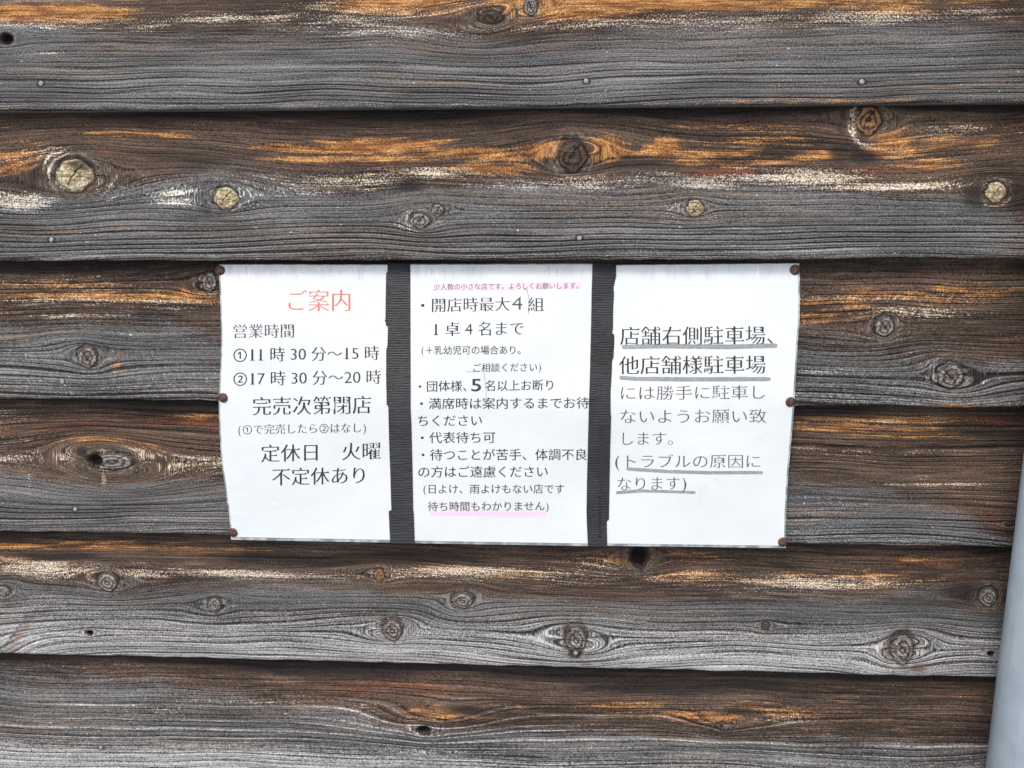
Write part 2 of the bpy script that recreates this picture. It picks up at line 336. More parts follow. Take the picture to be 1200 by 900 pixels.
B[6] = dict(
 trans=[(-300, 545), (0, 538), (100, 545), (200, 548), (270, 548), (600, 548), (920, 545), (1050, 552), (1130, 560), (1190, 640), (1400, 640)],
 knots=[(113, 540, 10, 8, -1), (132, 540, 26, 10, .42), (1182, 614, 4, 3, 0)],
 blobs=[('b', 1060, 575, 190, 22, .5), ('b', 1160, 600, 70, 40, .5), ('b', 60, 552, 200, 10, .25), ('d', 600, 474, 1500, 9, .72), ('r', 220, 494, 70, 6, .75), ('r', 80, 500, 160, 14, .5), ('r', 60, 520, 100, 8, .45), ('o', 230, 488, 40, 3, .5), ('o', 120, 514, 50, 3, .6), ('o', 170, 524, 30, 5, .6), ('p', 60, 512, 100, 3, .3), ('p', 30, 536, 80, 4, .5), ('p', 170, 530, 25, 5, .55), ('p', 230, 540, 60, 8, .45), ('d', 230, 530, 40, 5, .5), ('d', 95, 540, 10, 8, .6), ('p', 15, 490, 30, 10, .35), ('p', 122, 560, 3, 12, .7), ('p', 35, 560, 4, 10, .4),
        ('o', 1020, 492, 130, 4, .65), ('o', 1000, 502, 130, 5, .6), ('o', 1050, 508, 90, 4, .55), ('p', 1020, 494, 110, 2, .5), ('p', 1000, 528, 100, 4, .35), ('d', 1160, 507, 60, 5, .8), ('r', 1170, 492, 60, 9, .55), ('r', 1040, 520, 150, 3, .5), ('d', 1020, 541, 140, 2, .5), ('d', 980, 546, 140, 2, .5), ('p', 1100, 568, 60, 1.5, .7), ('p', 980, 590, 60, 10, .25),
        ('r', 1165, 610, 40, 22, .55), ('r', 1080, 640, 180, 2, .9), ('o', 1010, 640, 60, 1.3, .7), ('l', 960, 600, 60, 25, .2)],
 ringamp=[(480, .6), (530, .8), (560, .35), (590, .5), (612, 1.2), (630, 1.3)], light=[(560, .02), (600, .12), (628, .4)])
B[7] = dict(
 trans=[(-300, 680), (0, 672), (110, 672), (200, 678), (300, 676), (500, 686), (700, 690), (900, 690), (1050, 692), (1130, 700), (1400, 700)],
 knots=[(127, 681, 12, 11, .4), (4, 692, 9, 6, .5), (252, 708, 8, 9, .45), (445, 673, 6, 8, .75), (542, 703, 13, 9, .55), (460, 737, 12, 13, .5), (675, 748, 13, 17, .48), (749, 652, 11, 13, -1), (897, 733, 5, 5, .2), (1057, 759, 14, 19, .6), (1157, 699, 11, 11, .52), (105, 742, 4, 3, -1), (1161, 766, 4, 3, -1)],
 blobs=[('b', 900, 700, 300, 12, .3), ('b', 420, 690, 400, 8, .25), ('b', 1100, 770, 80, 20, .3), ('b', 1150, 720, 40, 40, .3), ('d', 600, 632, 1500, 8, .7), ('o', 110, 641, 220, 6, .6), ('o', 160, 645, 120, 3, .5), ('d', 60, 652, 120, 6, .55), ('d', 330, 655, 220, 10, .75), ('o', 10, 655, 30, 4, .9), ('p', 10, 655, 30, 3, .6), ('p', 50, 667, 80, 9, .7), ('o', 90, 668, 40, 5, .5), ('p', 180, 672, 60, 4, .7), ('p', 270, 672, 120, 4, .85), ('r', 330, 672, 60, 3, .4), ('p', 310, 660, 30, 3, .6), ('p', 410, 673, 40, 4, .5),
        ('o', 520, 668, 50, 5, .85), ('o', 580, 672, 70, 5, .75), ('p', 540, 670, 90, 6, .75), ('p', 650, 675, 90, 9, .5), ('o', 640, 662, 100, 5, .45), ('o', 710, 660, 40, 8, .6), ('p', 700, 665, 50, 7, .5), ('r', 650, 650, 120, 6, .4),
        ('o', 800, 655, 40, 8, .55), ('o', 820, 675, 60, 7, .6), ('p', 820, 678, 80, 6, .5), ('p', 960, 682, 120, 8, .56), ('o', 960, 680, 120, 8, .6), ('o', 1010, 676, 60, 8, .6), ('r', 1080, 660, 60, 10, .6), ('r', 820, 642, 200, 4, .35), ('d', 900, 665, 60, 6, .6), ('o', 1100, 655, 50, 4, .5), ('d', 1130, 690, 30, 12, .5), ('d', 440, 655, 22, 18, .4), ('d', 735, 655, 20, 18, .55), ('d', 765, 640, 20, 10, .5),
        *[('r', 40 - 3.4 * k + 1.5 * math.sin(k * 2.1), 718 + 5 * k, 4 + .9 * k, 5, .66) for k in range(10)], *[('d', 34 - 3.6 * k, 718 + 5 * k, 3, 4, .6) for k in range(10)], *[('p', 60 - 3.0 * k, 724 + 5 * k, 2, 4, .6) for k in range(9)], ('d', 666, 742, 8, 14, .5), ('r', 664, 745, 7, 12, .7), ('r', 455, 724, 9, 7, .7), ('r', 472, 748, 8, 8, .4), ('d', 674, 765, 9, 9, .9), ('r', 688, 777, 9, 6, .6), ('r', 1042, 752, 10, 10, .8), ('d', 1056, 742, 14, 7, .7), ('r', 1075, 784, 14, 8, .8), ('p', 1050, 770, 4, 16, .7), ('r', 985, 787, 25, 3, .5), ('d', 600, 690, 300, 4, .3),
        ('l', 40, 700, 120, 14, .2), ('d', 1000, 705, 260, 6, .35)],
 eyes=[(-6, 776, 62, 34, .034)],
 ringamp=[(640, .5), (690, .3), (715, .7), (740, 1.15), (780, 1.25)], light=[(690, 0), (715, .2), (740, .6), (775, .95)])
B[8] = dict(
 trans=[(-300, 775), (0, 778), (150, 785), (250, 800), (350, 820), (480, 842), (600, 846), (700, 840), (820, 850), (950, 856), (1100, 866), (1400, 880)],
 knots=[(497, 856, 8, 5, -1), (853, 850, 8, 3, .6)],
 arcs=[('p', 498, 850, 20, 11, .14, 180, 360, .8)],
 eyes=[(500, 846, 75, 22, .030), (852, 848, 60, 13, .020)],
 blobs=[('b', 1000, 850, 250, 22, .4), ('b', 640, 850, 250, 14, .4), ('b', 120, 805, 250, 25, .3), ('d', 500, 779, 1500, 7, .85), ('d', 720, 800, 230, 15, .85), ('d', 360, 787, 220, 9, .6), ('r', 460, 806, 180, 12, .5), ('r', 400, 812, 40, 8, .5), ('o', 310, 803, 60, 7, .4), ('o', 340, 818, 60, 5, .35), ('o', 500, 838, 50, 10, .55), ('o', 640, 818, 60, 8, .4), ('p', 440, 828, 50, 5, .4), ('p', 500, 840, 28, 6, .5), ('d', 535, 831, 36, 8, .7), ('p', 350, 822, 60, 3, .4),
        ('o', 740, 828, 60, 6, .45), ('o', 820, 838, 45, 6, .8), ('o', 900, 828, 60, 7, .5), ('o', 930, 838, 50, 5, .5), ('p', 930, 843, 40, 4, .4), ('r', 850, 846, 40, 6, .5), ('d', 855, 832, 30, 8, .4), ('r', 1060, 815, 150, 20, .3), ('o', 1060, 832, 120, 4, .35), ('d', 1150, 800, 60, 20, .3),
        ('l', 100, 893, 300, 16, .5), ('l', 300, 900, 300, 18, .5), ('p', 170, 832, 60, 7, .35), ('p', 260, 822, 80, 2, .5), ('p', 500, 880, 90, 4, .4), ('w', 600, 880, 900, 40, .5), ('w', 300, 862, 300, 14, .7), ('w', 800, 870, 500, 30, .5), ('w', 520, 850, 160, 34, .9), ('w', 850, 852, 90, 20, .9), ('w', 120, 835, 200, 20, .25)],
 ringamp=[(790, .5), (840, .6), (900, .9)], light=[(800, 0), (850, .1), (910, .5)])

names_zone = {'g': 0, 'o': 1, 'p': 2, 'd': 3, 'l': 4, 'r': 5, 'w': 7, 'b': 0}
wall = empty('board_wall', (0, 0, 0), 'wall of overlapping weathered dark timber boards behind the three notices', 'wall')
nail_px = {3: [(48, 98), (687, 95), (1010, 96)], 4: [(60, 281), (679, 279), (1290, 270)], 5: [(73, 447), (600, 450)],
           6: [(88, 597), (600, 610)], 7: [(674.5, 765)], 8: [(118, 876), (671, 895)]}

# nail mesh (shared): a shallow domed head on a short shank, axis along -Y
def disc_verts(r, prof, n=20):
    V, F = [], []
    for (rr, yy) in prof:
        for i in range(n):
            a = 2 * math.pi * i / n; V.append((rr * r * math.cos(a), yy, rr * r * math.sin(a)))
    for k in range(len(prof) - 1):
        for i in range(n):
            F.append((k * n + i, k * n + (i + 1) % n, (k + 1) * n + (i + 1) % n, (k + 1) * n + i))
    c = len(V); V.append((0, prof[-1][1], 0))
    for i in range(n): F.append(((len(prof) - 1) * n + i, (len(prof) - 1) * n + (i + 1) % n, c))
    F.append(tuple(range(n))[::-1])
    return V, F
NAIL = simple('galvanised_nail', srgb(150, 150, 148), .5, .25, 500, .2, .0003)
nv, nf = disc_verts(.0026, [(.5, .012), (.5, .0002), (1, .0002), (1, -.0004), (.75, -.0009)], 14)
nail_me = bpy.data.meshes.new('nail'); nail_me.from_pydata(nv, [], nf); nail_me.update(); nail_me.materials.append(NAIL)

def front_y(hh, H):            # front face of a board: steps out at the bottom edge
    return T_B * (hh / EXPO)

def build_board(bi, m, c):
    info = B.get(bi, None)
    fine = info is not None
    if fine:
        xs = np.concatenate([np.arange(-3.2, -.76, .02), np.arange(-.76, .62, .0021), np.arange(.62, 3.21, .02)])
        hs = np.concatenate([[0, .0009, .0022], np.arange(.004, EXPO + LAP, .0021)])
    else:
        xs = np.arange(-3.2, 3.21, .012); hs = np.concatenate([[0, .0009, .0022], np.arange(.006, EXPO + LAP, .006)])
    X, H = np.meshgrid(xs, hs)
    # coordinates of knots and blobs in board space (x, height above its bottom edge)
    def loc(px, py):
        x, z = at(px, py, 0.006); h = float(z) - (m * float(x) + c)
        x, z = at(px, py, T_B * np.clip(h / EXPO, 0, 1)); return float(x), float(z) - (m * float(x) + c)
    def loc_dir(px, py, rx, ry):
        x, h = loc(px, py); x2, _ = loc(px + rx, py); _, h2 = loc(px, py + ry)
        return x, h, abs(x2 - x), abs(h - h2)
    r = np.random.default_rng(100 + bi)
    knots = [(*loc_dir(px, py, rx, ry), st) for (px, py, rx, ry, st) in (info['knots'] if fine else [])]
    # knots beyond the picture
    for _ in range(16 if fine else 22):
        x = r.uniform(-3.1, 3.1)
        if fine and -.80 < x < .56: continue
        knots.append((x, r.uniform(.02, .13), r.uniform(.006, .014), r.uniform(.006, .013), float(r.choice([0, .45, .5, .8, 1]))))
    g = H + .0065 * vnoise(X * 5 + bi * 9, H * 9, 50 + bi) * 2 + .0022 * vnoise(X * 13 + 3, H * 45, 70 + bi) * 2
    dg = np.zeros_like(g)
    for (kx, kh, rx, rh, st) in knots:
        a = max(rx, rh); dz = H - kh; dx = X - kx + dz * r.uniform(-.6, .6)
        dx = np.where(dx > 0, dx / r.uniform(1.4, 2.9), dx / r.uniform(1.4, 2.9))
        rho2 = dx * dx + dz * dz
        dg -= dz * (a * 1.15) ** 2 / (rho2 + (a * .55) ** 2) * np.exp(-rho2 / (a * 5) ** 2) * .85
    g = g + dg
    gfib = g.copy()
    for (px, py, rx, ry, A) in (info or {}).get('eyes', []):
        ex, eh, erx, erh = loc_dir(px, py, rx, ry)
        g = g + A * np.exp(-((X - ex) / erx) ** 2 - ((H - eh) / erh) ** 2)
    # zones
    Z = np.zeros((8,) + X.shape)
    if fine:
        tx, th = zip(*[loc(px, py) for px, py in info['trans']])
        th = np.interp(X, tx, th)
        Z[0] = np.clip(.5 + (th - H - dg * .6) / .046, -.4, 1.3)
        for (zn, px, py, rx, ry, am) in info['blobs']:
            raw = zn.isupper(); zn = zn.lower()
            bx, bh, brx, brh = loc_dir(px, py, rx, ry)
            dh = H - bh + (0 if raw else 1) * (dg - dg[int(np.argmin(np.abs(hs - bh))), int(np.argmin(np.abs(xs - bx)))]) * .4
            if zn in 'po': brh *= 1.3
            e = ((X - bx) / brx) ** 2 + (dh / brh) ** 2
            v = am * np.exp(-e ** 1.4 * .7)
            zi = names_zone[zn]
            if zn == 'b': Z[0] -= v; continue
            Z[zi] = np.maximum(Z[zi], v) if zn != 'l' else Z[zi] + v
        for (zn, px, py, rx, ry, tk, a0, a1, am) in info.get('arcs', []):
            bx, bh, brx, brh = loc_dir(px, py, rx, ry)
            u = (X - bx) / brx; v = (H - bh) / brh
            rho = np.sqrt(u * u + v * v) + .16 * vnoise(X * 60, H * 60, 700 + bi); an = np.degrees(np.arctan2(v, u)) % 360
            span = (a1 - a0) % 360 or 360; d_ = (an - a0) % 360
            am_ = np.clip(np.minimum(d_, span - d_) / 25, 0, 1) * (d_ < span) if span < 360 else 1
            Z[names_zone[zn]] = np.maximum(Z[names_zone[zn]], am * am_ * np.exp(-((rho - 1) / tk) ** 2))
        for key, zi in (('ringamp', 6), ('light', 4)):
            pts = sorted([(loc(600 if bi < 8 else 500, py)[1], v) for py, v in info[key]])
            Z[zi] += np.interp(H, [p[0] for p in pts], [p[1] for p in pts])
    else:
        th = .085 + .03 * vnoise(X * 3, X * 0, 5 + bi)
        Z[0] = np.clip(.5 + (th - H - dg * .6) / .046, -.4, 1.3)
        Z[6] = .5 + .6 * (H < .05); Z[4] = np.interp(H, [0, .03, .06], [.5, .3, 0])
        Z[3] = .6 * (H > EXPO - .012)  # shade of the board above, painted as a dark top band
    off = (np.clip((np.abs(X + .1) - .70) / .1, 0, 1)) if fine else np.ones_like(X)
    nO = vnoise(X * 3.3 + 5, H * 60, 300 + bi) * 2; nP = vnoise(X * 3.1, H * 50, 400 + bi) * 2; nD = vnoise(X * 4.1, H * 45, 500 + bi) * 2
    Z[1] = np.maximum(Z[1], off * np.clip(nO * 1.2, 0, 1) * np.clip((H - th) / .02, 0, 1))
    Z[2] = np.maximum(Z[2], off * np.clip(nP, 0, .8) * np.exp(-((H - th) / .014) ** 2))
    Z[3] = np.maximum(Z[3], off * np.clip(nD, 0, .6) * np.clip((H - th) / .02, 0, 1))
    for px, py in nail_px.get(bi, []):
        nx_, nh_ = loc(px, py); Z[3] = np.maximum(Z[3], .95 * np.exp(-(((X - nx_) / .0055) ** 2 + ((H - nh_) / .0042) ** 2) ** 2) + 0); Z[3] = np.maximum(Z[3], .55 * np.exp(-((X - nx_ - .012) / .016) ** 2 - ((H - nh_) / .0022) ** 2))
    # slow irregularity inside the picture too
    Z[0] += .42 * vnoise(X * 9, g * 55, 600 + bi) + .25 * vnoise(X * 28, g * 140, 610 + bi)
    Z[3] += .30 * vnoise(X * 7 + 3, g * 70, 620 + bi) * 2 * (H > th - .02) + .10 * vnoise(X * 12, g * 60, 640 + bi) * 2
    Z[2] += .22 * vnoise(X * 17 + 3, g * 170, 630 + bi) * 2 * np.exp(-((H - th - .006) / .022) ** 2)
    Z[5] += .22 * vnoise(X * 6 + 1, g * 50, 650 + bi) * 2 * (H > th)
    Z[1] += .22 * vnoise(X * 8 + 1, g * 130, 660 + bi) * 2 * (H > th)
    # nearest knot, in units of its radius
    KX = np.full_like(X, 9.0); KZ = np.full_like(X, 9.0); KS = np.zeros_like(X); best = np.full_like(X, 1e9)
    relief = np.zeros_like(X)
    for (kx, kh, rx, rh, st) in knots:
        u = (X - kx) / rx; v = (H - kh) / rh; d = np.sqrt(u * u + v * v); mk = d < best
        KX = np.where(mk, u, KX); KZ = np.where(mk, v, KZ); KS = np.where(mk, st, KS); best = np.minimum(best, d)
        if st < 0: relief += .007 * np.clip(1.05 - d, 0, .5) * 2
        else: relief += -.0010 * np.exp(-(d / 1.1) ** 4) + .0012 * np.exp(-((d - 1.08) / .16) ** 2)
        relief -= .0014 * np.exp(-(d / 2.2) ** 2)
    KX = np.clip(KX, -9, 9); KZ = np.clip(KZ, -9, 9)
    Y = front_y(H, EXPO) + relief - .0006 * np.sin(g * 2 * math.pi * 185 / 3) * .3
    Y += .0009 * vnoise(X * 20, g * 90, 800 + bi)
    # rounded bottom arris, slightly chewed
    ar = np.interp(H, [0, .0009, .0022, .004], [.0018, .0005, .0, 0]); Y = Y + ar
    Zw = m * X + c + H + (H < .004) * .0007 * vnoise(X * 60, X * 0, 900 + bi) * 2
    Zw[hs > EXPO] = Zw[hs > EXPO]
    n, mm = X.shape
    # back row and bottom row: a closed board
    front = np.stack([X, Y, Zw], -1).reshape(-1, 3)
    bx = xs
    back = []
    for hh in (0.0, hs[-1]):
        back.append(np.stack([bx, np.full_like(bx, front_y(hh, EXPO) + T_B - .0006), m * bx + c + hh], -1))
    verts = np.concatenate([front] + back)
    idx = np.arange(n * mm).reshape(n, mm)
    q = np.stack([idx[:-1, :-1], idx[:-1, 1:], idx[1:, 1:], idx[1:, :-1]], -1).reshape(-1, 4)
    b0 = n * mm + np.arange(mm); b1 = b0 + mm
    und = np.stack([b0[:-1], b0[1:], idx[0, 1:], idx[0, :-1]], -1)
    top = np.stack([idx[-1, :-1], idx[-1, 1:], b1[1:], b1[:-1]], -1)
    bck = np.stack([b0[1:], b0[:-1], b1[:-1], b1[1:]], -1)
    faces = np.concatenate([q, und, top, bck])
    me = bpy.data.meshes.new('board')
    me.vertices.add(len(verts)); me.vertices.foreach_set('co', verts.astype(np.float32).ravel())
    me.loops.add(faces.size); me.loops.foreach_set('vertex_index', faces.astype(np.int32).ravel())
    me.polygons.add(len(faces)); me.polygons.foreach_set('loop_start', np.arange(0, faces.size, 4, dtype=np.int32))
    sm = np.zeros(len(faces), bool); sm[:len(q)] = True
    me.polygons.foreach_set('use_smooth', sm)
    me.update(calc_edges=True)
    ext = lambda A, e0, e1: np.concatenate([A.ravel(), e0, e1])
    def rep(A): return ext(A, A[0], A[-1])
    seed = np.full(len(verts), bi * 7.31)
    va = lambda nm, cols, typ: me.attributes.new(nm, typ, 'POINT').data.foreach_set('vector' if typ == 'FLOAT_VECTOR' else 'color', np.stack(cols, -1).astype(np.float32).ravel())
    # the end grain under a board runs on from its face
    g_r = ext(g, g[0] - .012, g[-1] + .012)
    va('grain', [rep(X) + bi * .73, g_r, seed], 'FLOAT_VECTOR')
    va('fibre', [rep(X) + bi * .73, ext(gfib, gfib[0] - .012, gfib[-1] + .012), seed], 'FLOAT_VECTOR')
    va('zone_a', [rep(Z[0]), rep(Z[1]), rep(Z[2]), rep(Z[3])], 'FLOAT_COLOR')
    va('zone_b', [rep(Z[4]), rep(Z[5]), rep(Z[6]), rep(Z[7])], 'FLOAT_COLOR')
    va('knot', [rep(KX), rep(KZ), rep(KS)], 'FLOAT_VECTOR')
    me.materials.append(WOOD)
    bo = link(bpy.data.objects.new('board', me), wall)
    # nails
    spots = [loc(px, py) for px, py in nail_px.get(bi, [])]
    xo = -2.79
    while xo < 3.1:
        if not fine or xo < -.8 or xo > .6: spots.append((xo, .026))
        xo += .62
    for (x, h) in spots:
        no = link(bpy.data.objects.new('nail', nail_me), bo)
        i = int(np.argmin(np.abs(hs - h))); j = int(np.argmin(np.abs(xs - x)))
        no.location = (x, float(Y[i, j]) + .0002, m * x + c + h)
        no.rotation_euler = (r.uniform(-.1, .1), r.uniform(0, 6), r.uniform(-.1, .1))
for bi, (m, c) in enumerate(allb): build_board(bi, m, c)
# unseen black sheet added behind the boards to block light
BACK = simple('light_block_black', (.02, .02, .02), .9, .2, 20)
zt = allb[0][1] + EXPO + LAP
bk = mesh_obj('light_block_sheet', [(-3.2, .034, .02), (3.2, .034, .02), (3.2, .034, zt), (-3.2, .034, zt), (-3.2, .044, .02), (3.2, .044, .02), (3.2, .044, zt), (-3.2, .044, zt)],
              [(0, 1, 2, 3), (5, 4, 7, 6), (0, 4, 5, 1), (3, 2, 6, 7), (0, 3, 7, 4), (1, 5, 6, 2)], BACK, wall)

# ------------------------------------------------------------------ ground
GND = simple('grey_concrete', srgb(150, 148, 143), .85, .2, 6, 0, .002)
gs = mesh_obj('ground', [(-60, -60, 0), (60, -60, 0), (60, 60, 0), (-60, 60, 0)], [(0, 1, 2, 3)], GND)
tag(gs, kind='structure')

# ------------------------------------------------------------------ notices
def sheet_y(v):                # depth of the notices down their height: tucked in at the top, lying on two proud edges
    v = np.asarray(v, float)
    return np.interp(v, [306, 316, 340, 400, 455, 468, 480, 540, 600, 632, 645],
                     [.0120, .0108, .0080, .0020, -.0022, -.0032, -.0035, -.0030, -.0032, -.0036, -.0038])
def bulge(u, v):               # the laminate lies a little unevenly
    return -.0018 * np.sin(np.asarray(u) / 43.0 + .8) * np.sin((np.asarray(v) - 310) / 52.0) ** 2
def surf(u, v, lift=0.0):
    Y = sheet_y(v) + bulge(u, v) - lift
    x, z = at(u, v, Y)
    return np.stack([x, Y, z], -1)
def paper_material(name, tint):
    T = NT(name)
    tc = T.n.new('ShaderNodeTexCoord').outputs['Object']
    n1 = T.noise(tc, 9, 3, .5); n2 = T.noise(tc, 60, 4, .6)
    sp = T.sep(tc)
    drip = T.noise(T.vec(T.mul(sp[0], 75), T.mul(sp[2], 22), 0.0), 1, 4, .7)
    c = T.mix(T.step(n1, .3, .7), tint, (tint[0] * 1.05, tint[1] * 1.02, tint[2]))
    c = T.mix(T.step(T.noise(tc, 22, 4, .65), .52, .72, 0, .35), c, srgb(208, 218, 228))
    c = T.mix(T.step(T.noise(tc, 400, 2, .5), .74, .80, 0, .3), c, srgb(150, 140, 130))
    # water got in from the top edge: faint streaks in the paper
    topm = T.step(sp[2], TOPZ - .035, TOPZ + .002)
    c = T.mix(T.mul(T.mul(T.step(drip, .46, .66), topm), .5), c, srgb(200, 196, 200))
    h = T.add(T.add(T.mul(n1, 1.6), T.mul(T.noise(tc, 30, 2), .25)), T.mul(T.mul(drip, topm), .06))
    nb = T.bump(h, .5, .004)
    T.bsdf(Base_Color=c, Roughness=.45, Coat_Weight=.6, Coat_Roughness=.14, Coat_IOR=1.45, Coat_Normal=nb, Normal=nb, Specular_IOR_Level=.2)
    return T.m
TOPZ = float(at(600, 311, .011)[1])
PAPER = paper_material('white_paper', (.69, .745, .76))
def film_material():
    T = NT('laminate_film')
    tc = T.n.new('ShaderNodeTexCoord').outputs['Object']
    n = T.noise(tc, 70, 3, .5)
    b = T.n.new('ShaderNodeBsdfPrincipled')
    T.put(b.inputs['Base Color'], T.mix(T.step(n, .4, .62), (*srgb(150, 158, 160),), (*srgb(215, 222, 224),))); b.inputs['Roughness'].default_value = .12
    T.put(b.inputs['Normal'], T.bump(n, .6, .003))
    tr = T.n.new('ShaderNodeBsdfTransparent'); tr.inputs[0].default_value = (.88, .92, .92, 1)
    mx = T.n.new('ShaderNodeMixShader'); mx.inputs[0].default_value = .62
    T.t.links.new(tr.outputs[0], mx.inputs[1]); T.t.links.new(b.outputs[0], mx.inputs[2])
    T.t.links.new(mx.outputs[0], T.out.inputs['Surface'])
    return T.m
FILM = film_material()

def piece(name, left, right, top, bottom, mat, root, lift, thick, nv=60, nu=14):
    """left/right: lists (v, u); top/bottom: (v at left, v at right)"""
    lv, lu = zip(*left); rv, ru = zip(*right)
    P = np.zeros((nv, nu, 3))
    for i, s in enumerate(np.linspace(0, 1, nv)):
        f = np.linspace(0, 1, nu)
        va = top[0] + (bottom[0] - top[0]) * s; vb = top[1] + (bottom[1] - top[1]) * s
        a = np.interp(va, lv, lu); b = np.interp(vb, rv, ru)
        u = a + (b - a) * f; v = va + (vb - va) * f
        P[i] = surf(u, v, lift)
    V, F = prism_from_grid(P, thick)
    return keep(mesh_obj(name, V, F, mat, None, False), root)

def notice(label, left, right, top, bottom, rim):
    u = (left[0][1] + right[0][1]) / 2; v = bottom[0]
    o = surf(u, v)
    root = empty('laminated_notice', tuple(map(float, o)), label, 'notice', 'notices taped side by side on the wall')
    l, r, t, b = rim
    piece('laminate_sleeve', left, right, top, bottom, FILM, root, .0, .0003)
    piece('paper_sheet', [(v_, u_ + l) for v_, u_ in left], [(v_, u_ - r) for v_, u_ in right], (top[0] + t, top[1] + t), (bottom[0] - b, bottom[1] - b), PAPER, root, .00035, .0003)
    return root
N1 = notice('left laminated notice with the red heading and the opening hours', [(309, 256.5), (330, 257), (350, 258), (385, 259), (410, 259), (440, 257.5), (466, 256.2), (490, 256.5), (520, 258), (545, 260), (570, 263.5), (600, 268), (622, 270), (634, 271)],
            [(309, 462), (640, 466)], (309.5, 310), (632.5, 636), (1.7, 0, .9, 3.2))
N2 = notice('middle laminated notice covered in lines of small black text between both tapes', [(309, 474), (640, 478)], [(309, 702), (645, 694)], (309.5, 309), (636.5, 640), (0, 0, 1, 3.0))
N3 = notice('right laminated notice with parking text underlined in grey marker', [(309, 714), (645, 702)],
            [(308, 936.5), (330, 937.5), (355, 937.5), (380, 936.8), (400, 935), (430, 933.5), (470, 931), (500, 929), (530, 926), (560, 923.5), (600, 921.5), (640, 920.5)],
            (310.5, 308.3), (639.5, 642.3), (0, 2.0, .8, 2.8))

